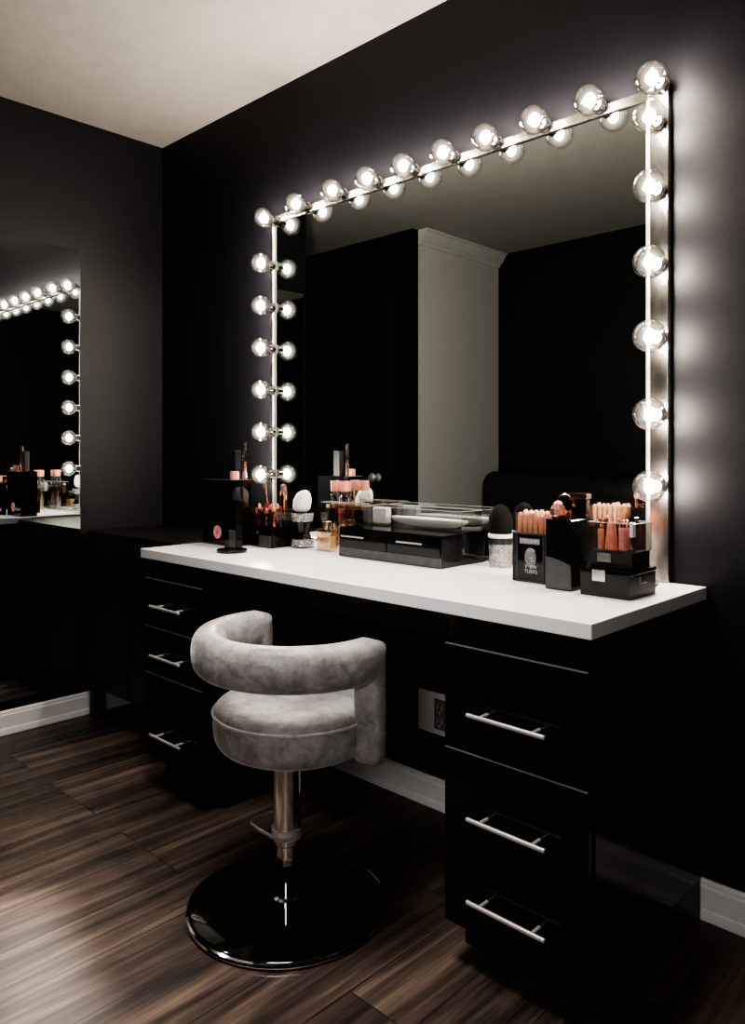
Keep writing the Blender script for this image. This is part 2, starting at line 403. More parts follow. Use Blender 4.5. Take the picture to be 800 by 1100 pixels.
# slim round beading along the inner edges of the rails
MB().tube([(2.262, -.019, MZ0 + .01), (2.262, -.019, MZ1 - .03)], .006).build('beading', M['bead'], vm)
MB().tube([(MX0 + .019, -.018, MZ0 + .01), (MX0 + .019, -.018, MZ1 - .03)], .004).build('beading', M['bead'], vm)
GR = .0385
def bulb(first=[None]):
    if first[0] is None:
        prof = []
        for k in range(17):
            t = PI * k / 16
            prof.append((GR * math.sin(t) if 0 < k else 0, GR * math.cos(t)))
        prof = [q for q in prof if q[1] > -.034]
        prof += [(.0155, -.037), (.0145, -.043)]
        b = MB(); b.lathe(prof, (0, 0, 0), 32, Matrix.Rotation(PI / 2, 4, 'X'))
        # open glass neck: drop the end cap
        caps = [f for f in b.bm.faces if len(f.verts) > 4]; bmesh.ops.delete(b.bm, geom=caps, context='FACES_ONLY')
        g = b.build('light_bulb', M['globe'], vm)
        MB().ball((0, .003, 0), (.0130, .0130, .0175), 14, 8).build('filament', M['filament'], g)
        s = MB(); s.lathe([(.019, 0), (.019, .004), (.0165, .006), (.0165, .022), (.0170, .024), (.0145, .026)], (0, .0575, 0), 20, Matrix.Rotation(PI / 2, 4, 'X'))
        s.lathe([(.005, 0), (.004, .022), (0, .024)], (0, .034, 0), 10, Matrix.Rotation(PI / 2, 4, 'X'))
        s.build('socket', M['chrome'], g)
        first[0] = g; return g
    return dup(first[0], vm)
spots = [(x, z) for x, z in ((.832, 1.943), (1.013, 1.954), (1.200, 1.957), (1.361, 1.957), (1.516, 1.957), (1.671, 1.956),
                             (1.822, 1.957), (1.978, 1.958), (2.137, 1.959), (2.297, 1.961))]
spots += [(2.291, z) for z in (1.872, 1.708, 1.530, 1.355, 1.172, 1.002)]
spots += [(.813, z) for z in (1.780, 1.624, 1.469, 1.314, 1.159, 1.002)]
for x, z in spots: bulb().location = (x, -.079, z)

# ------------------------------------------------------------------ the swivel chair
CX, CY = 1.656, -.650
ch = thing('swivel_chair', 'grey crushed velvet tub chair on a chrome pole and round black base', 'chair', (CX, CY, 0))
bs = MB().lathe([(0, .004), (.224, .004), (.229, .008), (.229, .013), (.222, .0175), (.10, .0195), (0, .0195)], seg=72).build('base', M['black_glass'], ch)
rg = [(.2305 * math.cos(2 * PI * k / 72), .2305 * math.sin(2 * PI * k / 72), .008) for k in range(72)]
MB().tube(rg, .0065, 8, True).build('base_rim', M['chrome'], bs)
MB().lathe([(0, .019), (.034, .019), (.034, .026), (.026, .029), (.026, .150), (.028, .152), (.028, .160), (.0245, .161), (0, .161)], seg=32).build('pole', M['chrome'], ch)
MB().lathe([(0, .158), (.0325, .158), (.0325, .385), (.05, .388), (.075, .394), (.075, .402), (0, .402)], seg=32).build('pole_sleeve', M['chrome'], ch)
# footrest loop, hung from a collar on the sleeve
f = MB(); f.lathe([(.0328, .166), (.037, .168), (.037, .190), (.0328, .192)], seg=24)
f.tube([(.036, -.012, .178), (.03, -.036, .178), (.0, -.042, .178), (-.05, -.042, .178), (-.092, -.036, .178), (-.106, -.02, .178), (-.108, .0, .178), (-.108, .03, .178), (-.10, .05, .178), (-.08, .058, .178), (-.02, .048, .178), (.0, .034, .178)], .0042, 8)
f.build('footrest', M['nickel'], ch)
# seat cushion
SR = .192
prof = [(0, .385)]
for k in range(9):
    t = -PI / 2 + (PI / 2) * k / 8; prof.append((SR - .045 + .045 * math.cos(t), .43 + .045 * math.sin(t)))
prof += [(SR + .002, .45), (SR, .472)]
for k in range(1, 8):
    t = (PI / 2) * k / 7; prof.append((SR - .035 + .035 * math.cos(t), .474 + .026 * math.sin(t)))
prof += [(.10, .507), (.05, .510), (0, .511)]
st = MB().lathe(prof, (.014, .0135, 0), seg=64).build('seat', M['velvet'], ch, smooth=60)
MB().tube([(.014 + (SR + .001) * math.cos(2 * PI * k / 64), .0135 + (SR + .001) * math.sin(2 * PI * k / 64), .474) for k in range(64)], .0042, 8, True).build('piping', M['piping'], st)
# barrel backrest: a padded band round the back whose two ends turn down beside the seat
RC, ZC, HU, HV = .209, .620, .037, .050
A0, A1 = math.radians(166), math.radians(371)
def sect(n=28, e=2.6):
    o = []
    for k in range(n):
        t = 2 * PI * k / n; c, s_ = math.cos(t), math.sin(t)
        o.append((HU * math.copysign(abs(c) ** (2 / e), c), HV * math.copysign(abs(s_) ** (2 / e), s_)))
    return o
SEC = sect()
OFS = Vector((.016, .0155, 0))
def mit(v):
    f = (max(0, v) / HV) ** 3
    return v * .60 - .009 * f, v - .011 * f
def band():
    b = bmesh.new(); rings = []
    def ring(a, f): 
        rh = Vector((math.cos(a), math.sin(a), 0)); th = Vector((-math.sin(a), math.cos(a), 0))
        rings.append([b.verts.new(f(rh, th, u, v)) for u, v in SEC])
    n = 60
    ring(A0, lambda rh, th, u, v: OFS + rh * (RC + u) - th * mit(v)[0] + Vector((0, 0, ZC + mit(v)[1])))
    for k in range(1, n):
        a = A0 + (A1 - A0) * k / n
        ring(a, lambda rh, th, u, v: OFS + rh * (RC + u) + Vector((0, 0, ZC + v)))
    ring(A1, lambda rh, th, u, v: OFS + rh * (RC + u) + th * mit(v)[0] + Vector((0, 0, ZC + mit(v)[1])))
    for p, q in zip(rings, rings[1:]):
        for k in range(len(SEC)):
            j = (k + 1) % len(SEC); b.faces.new((p[k], p[j], q[j], q[k]))
    b.faces.new(rings[0][::-1]); b.faces.new(rings[-1])
    bmesh.ops.recalc_face_normals(b, faces=b.faces[:])
    return b
m_ = MB(); m_.absorb(band()); m_.build('backrest', M['velvet'], ch, smooth=50)
for a, sg in ((A0, -1), (A1, 1)):
    b = bmesh.new(); rh = Vector((math.cos(a), math.sin(a), 0)); th = Vector((-math.sin(a), math.cos(a), 0)); rings = []
    for fz, sc_ in ((0, 1), (.12, 1), (.5, 1), (.8, 1), (.97, .97), (1, .86)):
        rr = []
        for u, v in SEC:
            top = ZC + mit(v)[1]; zb = .392
            rr.append(b.verts.new(OFS + rh * (RC + u * sc_) + th * (sg * (mit(v)[0] if fz == 0 else v * .52) * sc_) + Vector((0, 0, top + (zb - top) * fz))))
        rings.append(rr)
    for p, q in zip(rings, rings[1:]):
        for k in range(len(SEC)):
            j = (k + 1) % len(SEC); b.faces.new((p[k], p[j], q[j], q[k]))
    b.faces.new(rings[0]); b.faces.new(rings[-1])
    bmesh.ops.recalc_face_normals(b, faces=b.faces[:])
    x = MB(); x.absorb(b); x.build('arm_support', M['velvet'], ch, smooth=50)
# the little chrome lever ring at the end of the right arm
a = A1; rh = Vector((math.cos(a), math.sin(a), 0)); th = Vector((-math.sin(a), math.cos(a), 0))
cc = OFS + rh * (RC + .012) + th * .034 + Vector((0, 0, .50))
MB().tube([cc + th * (.020 * math.sin(PI * k / 12)) + Vector((0, 0, .026 * math.cos(PI * k / 12))) for k in range(13)], .0028, 8).build('lever', M['chrome'], ch)

# ------------------------------------------------------------------ sofa against the wall behind the camera (seen in the mirror)
so = thing('sofa', 'black leather sofa with rounded back, seen in the vanity mirror', 'sofa', (.95, -2.19, 0))
MB().box(-.86, .86, -.36, .40, .10, .34, .04, 4).build('frame', M['leather'], so)
for s in (-1, 1):
    MB().box(-.74 if s < 0 else .005, -.005 if s < 0 else .74, -.22, .40, .34, .50, .05, 4).build('seat_cushion', M['leather'], so)
    MB().box(-.90 if s < 0 else .74, -.74 if s < 0 else .90, -.30, .42, .08, .66, .07, 5).build('arm', M['leather'], so)
pr = []
for k in range(17):
    t = PI * k / 16; pr.append((-.30 + .115 * math.cos(t), .85 + .11 * math.sin(t)))
bk = MB(); bk.prism([(-.185, .30)] + pr + [(-.415, .10), (-.19, .10)], -.91, .91, 'x', .03); bk.build('backrest', M['leather'], so, smooth=50)
for x in (-.8, .8):
    for y in (-.33, .36):
        MB().lathe([(.018, 0), (.026, .10)], (x, y, 0), 12).build('leg', M['black_trim'], so)

# ------------------------------------------------------------------ little things on the worktop
Z = CT
def text(s, size, m, name, parent, loc, rx=PI / 2, rz=0, ext=.0002):
    cu = bpy.data.curves.new('lettering', 'FONT'); cu.body = s; cu.size = size; cu.extrude = ext; cu.align_x = 'CENTER'
    o = bpy.data.objects.new('lettering', cu); C.objects.link(o)
    bpy.context.view_layer.update()
    me = bpy.data.meshes.new_from_object(o.evaluated_get(bpy.context.evaluated_depsgraph_get()))
    bpy.data.objects.remove(o)
    o = bpy.data.objects.new(name, me); C.objects.link(o); me.materials.clear(); me.materials.append(m)
    o.parent = parent; o.location = loc; o.rotation_euler = (rx, 0, rz); return o

# 1. big black box with the pink seal
A = thing('storage_box', 'large glossy black box with a round pink seal at far left end', 'box', (.802, -.322, Z))
MB().box(0, .174, 0, .080, 0, .222, .002).build('body', M['black_acrylic'], A)
e = MB(); e.lathe([(0, 0), (.0225, 0), (.0225, .0016), (.0185, .0022), (.018, .0012), (0, .0012)], (.092, 0, .044), 32, Matrix.Rotation(PI / 2, 4, 'X'))
sl = e.build('seal', M['rose'], A)
MB().tube([(.001, .0005, .2215), (.173, .0005, .2215), (.173, .079, .2215)], .0009, 6).build('edge_line', mat('box_edge_glint', (.16, .16, .165), .3, var=.05), A)  # glint along the box's top edge, drawn as a paler tube
tw = MB(); tw.tube([(.092 + .0075 * math.cos(t * .5) * (1 - t / 26), -.0014, .044 + .0065 * math.sin(t * .8)) for t in range(16)], .0009, 6)
tw.build('monogram', M['rose_dark'], sl)
# 2. narrow black box in front of it
Bx = thing('storage_box', 'narrow tall black box with a grey front panel beside the sealed box', 'box', (.972, -.349, Z))
MB().box(0, .066, 0, .024, 0, .158, .0015).build('body', M['black_acrylic'], Bx)
MB().box(.026, .062, -.0012, .0005, .006, .062, .0004).build('front_panel', M['grey_panel'], Bx)
# 3. round black disc
tag(MB().lathe([(0, 0), (.044, 0), (.048, .003), (.048, .008), (.046, .0095), (.041, .007), (0, .006)], seg=48).build('compact_case', M['black_acrylic'], loc=(1.080, -.397, Z)),
    'flat round black compact lying on the worktop by the sealed box', 'compact')
# 4. things standing on the big box
tag(MB().lathe([(0, 0), (.0135, 0), (.0145, .001), (.0145, .026), (.0135, .0275), (0, .0275)], seg=28).build('jar_cap', M['rose'], loc=(.945, -.290, Z + .222)),
    'short pink cap standing on top of the sealed black box', 'cap')
tag(MB().box(-.017, .017, -.012, .012, 0, .098, .0015).build('perfume_carton', M['black_card'], loc=(.905, -.258, Z + .222)),
    'dark carton standing on the sealed black box', 'carton')
v = thing('glass_vial', 'tall thin clear vial with dark cap on top of the sealed box', 'vial', (.956, -.256, Z + .222))
MB().lathe([(0, 0), (.0085, 0), (.0085, .085), (.005, .092), (.005, .098), (0, .098)], seg=18).build('tube', M['clear_glass'], v)
MB().lathe([(0, .002), (.006, .002), (.006, .06), (0, .06)], seg=14).build('liquid', M['copper'], v)
MB().lathe([(0, .096), (.007, .096), (.0065, .125), (0, .126)], seg=16).build('cap', M['brown'], v)

# --- generic kinds
def lipstick(label, loc, case, bullet, h=.07, r=.0085, group=None, out=.018):
    t = thing('lipstick', label, 'lipstick', loc, random.uniform(0, 6), group)
    MB().lathe([(0, 0), (r * .95, 0), (r, .001), (r, h * .55), (r * .93, h * .57), (0, h * .57)], seg=16).build('case', case, t)
    MB().lathe([(0, h * .56), (r * .82, h * .56), (r * .82, h - out), (0, h - out)], seg=16).build('collar', M['gold'], t)
    b = MB(); b.lathe([(0, h - out - .002), (r * .66, h - out - .002), (r * .66, h - .004), (r * .45, h), (0, h)], seg=14)
    for q in b.bm.verts:
        if q.co.z > h - .006: q.co.z -= (q.co.x + r) * .35
    b.build('bullet', bullet, t); return t
def capped(name, label, cat, loc, body, cap, hb, hc, r=.008, group=None, sq=False):
    t = thing(name, label, cat, loc, 0, group)
    if sq:
        MB().box(-r, r, -r, r, 0, hb, .0012).build('tube', body, t); MB().box(-r * .92, r * .92, -r * .92, r * .92, hb, hb + hc, .001).build('cap', cap, t)
    else:
        MB().lathe([(0, 0), (r * .93, 0), (r, .0012), (r, hb - .001), (r * .8, hb), (0, hb)], seg=16).build('tube', body, t)
        MB().lathe([(0, hb), (r * .9, hb), (r * .86, hb + hc - .001), (r * .75, hb + hc), (0, hb + hc)], seg=16).build('cap', cap, t)
    return t
def brush(label, loc, hlen, blen, r, handle, bristle, tilt=(0, 0), group=None):
    t = thing('makeup_brush', label, 'brush', loc, 0, group); t.rotation_euler = (tilt[0], tilt[1], 0)
    MB().lathe([(0, 0), (.0025, .001), (.0042, hlen * .5), (.0036, hlen), (0, hlen)], seg=12).build('handle', handle, t)
    MB().lathe([(.0038, hlen - .002), (.0044, hlen + .01), (r * .75, hlen + .018), (0, hlen + .018)], seg=14).build('ferrule', M['rosegold'], t)
    MB().lathe([(0, hlen + .016), (r * .74, hlen + .016), (r, hlen + .016 + blen * .45), (r * .8, hlen + .016 + blen * .8), (0, hlen + .016 + blen)], seg=16).build('bristles', bristle, t)
    return t
def tray(b, x0, x1, y0, y1, z0, z1, th=.0025, div=()):
    b.box(x0, x1, y0, y1, z0, z0 + th); b.box(x0, x1, y0, y0 + th, z0 + th, z1); b.box(x0, x1, y1 - th, y1, z0 + th, z1)
    b.box(x0, x0 + th, y0 + th, y1 - th, z0 + th, z1); b.box(x1 - th, x1, y0 + th, y1 - th, z0 + th, z1)
    for d in div: b.box(d, d + th, y0 + th, y1 - th, z0 + th, z1 - .004)
    return b

# 5. clear-topped organizer with brushes and lipsticks
og = thing('makeup_organizer', 'black-based clear organizer of brushes and lipsticks left of the white puff', 'organizer', (.986, -.256, Z))
MB().box(0, .118, 0, .105, 0, .066, .0015).build('base_box', M['black_acrylic'], og)
d = MB().box(.052, .114, -.003, .0005, .004, .04, .001).build('drawer', M['grey_panel'], og)
MB().box(.03, .044, -.004, 0, .044, .054, .001).build('latch', M['silver'], og)
tray(MB(), .001, .117, .001, .104, .0665, .125, .0025, (.04, .078)).build('clear_tray', M['acrylic'], og)
zt = Z + .0692
kinds = [('dark brown', M['brown'], M['rose_dark']), ('rose gold', M['rosegold'], M['rose']), ('black', M['black_acrylic'], M['red']), ('copper', M['copper'], M['coral'])]
for i, (x, row) in enumerate([(x, r_) for r_ in (0, 1) for x in (.013, .029, .052, .068, .090, .106)]):
    k = kinds[(i * 3 + row) % 4]
    rn = 'front row' if row == 0 else 'middle row'
    nth = ('leftmost', 'second from the left', 'third from the left', 'fourth from the left', 'fifth from the left', 'rightmost')[i % 6]
    lipstick(f'{k[0]} cased lipstick, {nth} in {rn} of the left organizer', (.986 + x, -.256 + (.018 if row == 0 else .045), zt), k[1], k[2], .06 + .008 * ((i * 5) % 3), .0075, 'lipsticks in the left organizer')
bl = [('rose tipped slim brush leaning left at the back of the left organizer', .018, .105, .024, .008, (.05, -.22)), ('dark brush at the middle back of the left organizer', .056, .10, .02, .007, (.0, .1)),
      ('fluffy brown brush at the back right of the left organizer', .092, .095, .028, .011, (0, -.08)), ('short angled brush leaning right at the back of the left organizer', .105, .088, .018, .006, (.1, .06))]
for i, (lb, x, hl, bl_, r_, tl) in enumerate(bl):
    brush(lb, (.986 + x, -.179 - (.004 if i == 3 else 0), zt + .001), hl, bl_, r_, M['brown'] if i % 2 else M['copper'], M['bristle_brown'] if i != 1 else M['bristle'], tl, 'brushes in the left organizer')

# 6. black glitter jar with a white puff
J = thing('glitter_jar', 'black glass jar with silver glitter holding the white puff', 'jar', (1.144, -.160, Z))
MB().lathe([(0, 0), (.034, 0), (.036, .003), (.036, .022), (.032, .030), (.026, .042), (.024, .052), (.027, .064), (.033, .085), (.036, .112), (.036, .118), (.032, .118), (.030, .10), (0, .095)], seg=10).build('body', M['black_acrylic'], J, smooth=20)
MB().lathe([(.0365, .004), (.0372, .006), (.0372, .019), (.0335, .028), (.033, .027)], seg=30).build('glitter_band', M['black_glitter'], J)
MB().lathe([(.034, .086), (.0368, .100), (.0372, .112), (.0366, .114)], seg=30).build('rim_band', M['black_glitter'], J)
pf = MB(); pf.lathe([(0, .002), (.020, .002), (.029, .006), (.0335, .016), (.0345, .028), (.0335, .042), (.0295, .055), (.022, .065), (.012, .0705), (0, .072)], seg=40, sy=.75)
bmesh.ops.subdivide_edges(pf.bm, edges=pf.bm.edges[:], cuts=1, use_grid_fill=True)
for q in pf.bm.verts:   # a soft tuft with a flat foot, leaning to the right
    x_, y_, z_ = q.co
    k_ = 1 + .045 * math.sin(x_ * 260 + z_ * 120) * math.cos(y_ * 240 + z_ * 170)
    q.co = (x_ * k_ + z_ * .14 - .005 + random.uniform(-.0008, .0008), y_ * k_, z_ * (1 + .10 * x_ / .034) + random.uniform(-.0008, .0008))
tag(pf.build('powder_puff', M['puff'], loc=(1.143, -.160, Z + .116)), 'fluffy white powder puff standing in the black glitter jar', 'powder puff')

# 7. amber perfume
P = thing('perfume_bottle', 'square amber glass perfume bottle with gold cap beside the black drawer box', 'perfume bottle', (1.276, -.172, Z))
MB().box(-.033, .033, -.018, .018, 0, .070, .004, 3).build('bottle', M['amber'], P)
MB().box(-.028, .028, -.014, .014, .005, .048, .003).build('perfume', M['amber_liquid'], P)
MB().lathe([(.012, .069), (.012, .078), (.016, .079), (.016, .093), (.014, .095), (0, .095)], seg=20).build('cap', M['gold'], P)
MB().box(-.012, .012, -.0188, -.0176, .018, .040, .0004).build('paper_label', M['gold'], P)

# 8. wide black drawer box with a clear tray on top
D = thing('drawer_box', 'wide low glossy black two-drawer box in front of the mirror', 'drawer box', (1.386, -.222, Z))
MB().box(0, .396, 0, .198, 0, .088, .0012).build('body', M['black_acrylic'], D)
for x0, x1 in ((.003, .196), (.200, .393)):
    q = MB().box(x0, x1, -.003, .001, .030, .085, .0008).build('drawer', M['black_acrylic'], D)
    hx = x0 + (.058 if x0 < .1 else .085)
    MB().box(hx - .048, hx + .048, -.008, -.0025, .060, .0655, .001).build('handle', M['silver'], q)
MB().box(.001, .395, -.003, .001, .002, .028, .0005).build('counter_reflection', M['grey_panel'], D)  # reflection of the white counter, put in as a grey band
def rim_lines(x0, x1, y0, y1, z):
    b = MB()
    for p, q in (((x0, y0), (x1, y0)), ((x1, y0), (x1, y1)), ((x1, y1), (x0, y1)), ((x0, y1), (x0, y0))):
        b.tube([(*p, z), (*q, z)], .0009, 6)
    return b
T = thing('clear_tray', 'long clear acrylic tray on top of the black two-drawer box', 'tray', (1.39, -.125, Z + .0885))
sh = tray(MB(), 0, .384, 0, .098, 0, .058, .003).build('shell', M['acrylic'], T)
rim_lines(.001, .383, .001, .097, .0585).build('edge_line', M['edge'], sh)
zt = Z + .0885 + .0035
tag(MB().box(-.030, .030, -.012, .012, 0, .050, .004).build('tissue_pack', M['frosted'], loc=(1.434, -.085, zt)), 'white translucent packet at the left end of the long clear tray', 'packet')
dish = MB(); dish.lathe([(0, .010), (.4, .010), (.7, .014), (.95, .025), (1, .032), (1.0, .036), (.93, .034), (.68, .030), (0, .028)], seg=48)
for q in dish.bm.verts: q.co.x *= .145; q.co.y *= .034
tag(dish.build('oval_dish', M['white'], loc=(1.618, -.080, zt - .010)), 'long oval white dish lying in the long clear tray', 'dish')
# clear riser with six lip glosses, behind the perfume
G = thing('clear_riser', 'clear acrylic riser holding six lip glosses behind the amber perfume', 'stand', (1.200, -.128, Z))
rb = MB(); rb.box(0, .182, 0, .046, .084, .087); rb.box(0, .003, 0, .046, 0, .084); rb.box(.179, .182, 0, .046, 0, .084)
rb.box(0, .182, .0435, .046, .087, .150); rb.box(0, .182, 0, .0025, .087, .118)
for x in (.030, .060, .090, .120, .150): rb.box(x, x + .002, .0025, .0435, .087, .130)
sh = rb.build('shell', M['acrylic'], G)
rim_lines(.001, .181, .001, .045, .1505).build('edge_line', M['edge'], sh)
names = ['dark brown', 'black', 'dusky rose', 'dark red', 'copper', 'black']
for i in range(6):
    body = [M['brown'], M['black_acrylic'], M['rose_dark'], M['brown'], M['copper'], M['black_acrylic']][i]
    capped('lip_gloss', f'{names[i]} lip gloss, {("leftmost", "second from the left", "third from the left", "fourth from the left", "fifth from the left", "rightmost")[i]} on the clear riser', 'lip gloss', (1.216 + .0298 * i, -.104, Z + .0872), body, [M['gold'], M['copper']][i % 2], .044, .012, .0098, 'lip glosses on the clear riser', True)
for i, (x, lb) in enumerate(((1.197, 'left one of two tall clear bottles with coral caps behind the clear riser'), (1.243, 'right one of two tall clear bottles with coral caps behind the clear riser'))):
    t = thing('cosmetic_bottle', lb, 'bottle', (x, -.060, Z), 0, 'coral capped bottles')
    MB().lathe([(0, 0), (.016, 0), (.0175, .002), (.0175, .165), (.013, .176), (.010, .183), (0, .183)], seg=20).build('glass', M['clear_glass'], t)
    MB().lathe([(0, .003), (.014, .003), (.014, .10), (0, .10)], seg=16).build('lotion', M['copper'], t)
    MB().lathe([(0, .1835), (.0165, .1835), (.0165, .216), (.0155, .218), (0, .218)], seg=20).build('cap', M['coral'], t)

# 9. dome brush with a glitter handle
K = thing('dome_brush', 'black dome brush standing on its wide silver glitter handle', 'makeup brush', (1.868, -.072, Z))
MB().lathe([(0, 0), (.029, 0), (.0305, .002), (.0325, .064), (0, .064)], seg=36).build('handle', M['glitter'], K)
MB().lathe([(0, .063), (.0335, .063), (.0342, .080), (0, .080)], seg=36).build('black_band', M['black_card'], K)
MB().lathe([(0, .079), (.0335, .080), (.0345, .082), (.0345, .089), (.0335, .091), (0, .091)], seg=36).build('rim', M['frosted'], K)
pr = [(0, .090), (.030, .090)] + [(.0328 * math.cos(t), .118 + .053 * math.sin(t)) for t in [-.42 + k * (PI / 2 + .42) / 14 for k in range(14)]] + [(0, .171)]
MB().lathe(pr, seg=32).build('bristles', M['bristle'], K, smooth=80)

# 10. printed box of coral pencils
Q = thing('pencil_box', 'black printed box filled with upright coral lip pencils', 'box', (2.020, -.240, Z))
W, DP, HH = .098, .085, .118
b = MB(); tray(b, 0, W, 0, DP, 0, HH, .004); b.build('body', M['black_card'], Q)
fr = MB()
for x in (0, .012, W - .014, W - .003): fr.box(x, x + .0022, -.0022, .0005, .002, HH + .001)
fr.box(.012, W - .012, -.0022, .0005, .002, .0045); fr.box(0, W, -.0022, .0005, HH - .003, HH + .001)
fr.build('edge_strips', M['grey_panel'], Q)
MB().box(.0142, W - .0142, -.0012, .0005, .006, HH - .004, .0003).build('printed_panel', M['black_acrylic'], Q)
MB().box(.020, W - .022, -.0016, -.0009, .092, .106).build('title_block', M['dim_ink'], Q)
text('STETENN', .0125, M['grey_ink'], 'title_lettering', Q, (W / 2 - .001, -.0017, .0945))
text('V  EW', .0125, M['grey_ink'], 'lettering', Q, (W / 2 + .002, -.0013, .034))
text('TUERS', .0125, M['grey_ink'], 'lettering', Q, (W / 2 + .002, -.0013, .023))
em = MB()
for k in range(40):   # a speckled dome over a dim rounded shape
    t = random.uniform(.15, PI - .15); r_ = random.uniform(.3, 1)
    x_, z_ = .051 + .013 * r_ * math.cos(t), .073 + .010 * r_ * math.sin(t); s_ = random.uniform(.0005, .0013)
    em.box(x_ - s_ * 1.6, x_ + s_ * 1.6, -.0016, -.0011, z_ - s_ * .6, z_ + s_ * .6)
em.tube([(.045, -.0014, .058), (.050, -.0014, .0592), (.056, -.0014, .057)], .0007, 6); em.tube([(.049, -.0014, .053), (.055, -.0014, .0535), (.061, -.0014, .052)], .0006, 6)
em.build('emblem', M['grey_ink'], Q)
dm = MB(); dm.lathe([(0, 0), (1, 0), (1, 1), (0, 1)], (0, 0, 0), 28, Matrix.Rotation(PI / 2, 4, 'X'))
for q in dm.bm.verts: q.co = Vector((.050 + q.co.x * .016, -.0011 + q.co.y * .0002, .060 + q.co.z * .024))
dm.build('emblem_ground', M['dim_ink'], Q)
tray(MB(), .003, W - .003, .005, DP - .003, .1185, .166, .0015).build('clear_sleeve', M['acrylic'], Q)
def pencil(loc, lb):
    t = thing('lip_pencil', lb, 'pencil', loc, random.uniform(0, 1), 'coral lip pencils in the printed box')
    h = random.uniform(.157, .169)
    MB().lathe([(0, 0), (.0062, 0), (.0066, .001), (.0066, h - .006), (.0056, h - .002), (.003, h + .001), (0, h + .0015)], seg=14).build('shaft', M['peach'], t)
words = ('leftmost', 'second', 'third', 'fourth', 'fifth', 'rightmost')
for r_ in range(3):
    for k in range(6):
        pencil((2.020 + .012 + k * .0148, -.240 + .015 + r_ * .024, Z + .0045), f'coral lip pencil, {words[k]}{"" if k in (0, 5) else " from the left"} in the {("front", "middle", "back")[r_]} row of the printed box')

# 11. tall black box with a grey pocket, rosy things on top
R_ = thing('storage_box', 'tallest plain black box with curved grey pocket, right of the coral pencils', 'box', (2.137, -.283, Z))
MB().box(0, .066, 0, .105, 0, .160, .0015).build('body', M['black_acrylic'], R_)
pk = [(.001, .003)] + [(.0648, .003), (.0648, .058)] + [(.0648 - .0638 * k / 8, .058 + .016 * math.sin(PI / 2 * k / 8)) for k in range(1, 9)]
pp = MB().prism(pk, -.0022, .0004, 'y').build('front_pocket', M['grey_panel'], R_)
zt = Z + .1605
n1 = thing('nail_polish', 'faceted rose gold pot on the front of the tall black box', 'pot', (2.157, -.262, zt))
MB().lathe([(0, 0), (.014, 0), (.0185, .008), (.0185, .022), (.014, .030), (0, .030)], seg=8).build('pot', M['rosegold'], n1, smooth=10)
MB().lathe([(0, .030), (.010, .030), (.011, .034), (.006, .040), (0, .041)], seg=8).build('lid', M['rose'], n1, smooth=10)
cm = thing('compact_mirror', 'round rose-edged hand mirror standing on the tall black box', 'hand mirror', (2.148, -.214, zt))
rm = Matrix.Rotation(PI / 2, 4, 'X')
MB().lathe([(.019, -.003), (.0215, 0), (.019, .003), (.017, 0), (.019, -.003)], (0, 0, .0335), 28, rm).build('rim', M['rosegold'], cm)
MB().lathe([(0, -.002), (.0185, -.002), (.0185, .002), (0, .002)], (0, 0, .0335), 28, rm).build('glass', M['black_glass'], cm)
MB().box(-.010, .010, -.008, .008, 0, .014, .003).build('foot', M['rosegold'], cm)
pc = thing('powder_case', 'open dark powder case with rose edge on the tall black box', 'compact', (2.183, -.205, zt), .15)
MB().box(-.017, .017, -.012, .012, 0, .043, .001).build('case', M['black_acrylic'], pc)
lid = MB(); lid.box(-.020, .020, -.017, .016, .0435, .0565, .002); lid.build('lid', M['brown'], pc)
eg = MB(); eg.box(-.0205, .0205, -.0185, -.0165, .0425, .0465); eg.box(-.0205, .0205, -.0185, -.0165, .054, .0575); eg.build('lid_edges', M['rosegold'], pc)
brush('short rose gold brush lying head-up at the back of the tall black box', (2.146, -.192, zt), .012, .016, .007, M['copper'], M['rose'])

# 12. stacked black organizers at right
S1 = thing('storage_box', 'low black lidded box with silver front label at the right end', 'box', (2.230, -.292, Z))
MB().box(0, .113, 0, .130, 0, .050, .001).build('body', M['black_card'], S1)
MB().box(-.001, .114, -.001, .131, .0503, .059, .0012).build('lid', M['black_acrylic'], S1)
MB().box(.030, .060, -.0035, .0, .034, .0585, .0008).build('front_label', M['silver'], S1)
MB().box(.112, .1155, .05, .082, .030, .044, .0008).build('side_label', M['silver'], S1)
S2 = thing('storage_box', 'small black box with silver label stacked on the low lidded box', 'box', (2.238, -.262, Z + .0595))
MB().box(0, .098, 0, .085, 0, .036, .001).build('body', M['black_card'], S2)
MB().box(.018, .050, -.003, 0, .012, .032, .0008).build('front_label', M['silver'], S2)
T2 = thing('clear_tray', 'clear square tray of cosmetics on top of the small black box', 'tray', (2.234, -.266, Z + .096))
tray(MB(), 0, .106, 0, .092, 0, .062, .0025).build('shell', M['acrylic'], T2)
rim_lines(.001, .105, .001, .091, .0625).build('edge_line', M['edge'], T2)
ft = MB()
for x in (.001, .097):
    for y in (.001, .083): ft.box(x, x + .008, y, y + .008, -.001, .0)
ft.build('feet', M['acrylic'], T2)
zt = Z + .0988; x0, y0 = 2.234, -.266
c = thing('lip_gloss', 'tall tapering coral bottle in the clear tray at the right end', 'bottle', (x0 + .046, y0 + .020, zt))
MB().lathe([(0, 0), (.0135, 0), (.014, .002), (.0085, .055), (.007, .060), (0, .060)], seg=18).build('bottle', M['coral'], c)
MB().lathe([(0, .060), (.006, .060), (.0055, .078), (.004, .081), (0, .081)], seg=16).build('cap', M['peach'], c)
capped('lip_gloss', 'slim coral and dark tube left of the tapering coral bottle', 'lip gloss', (x0 + .022, y0 + .018, zt), M['coral'], M['copper'], .044, .022, .0065)
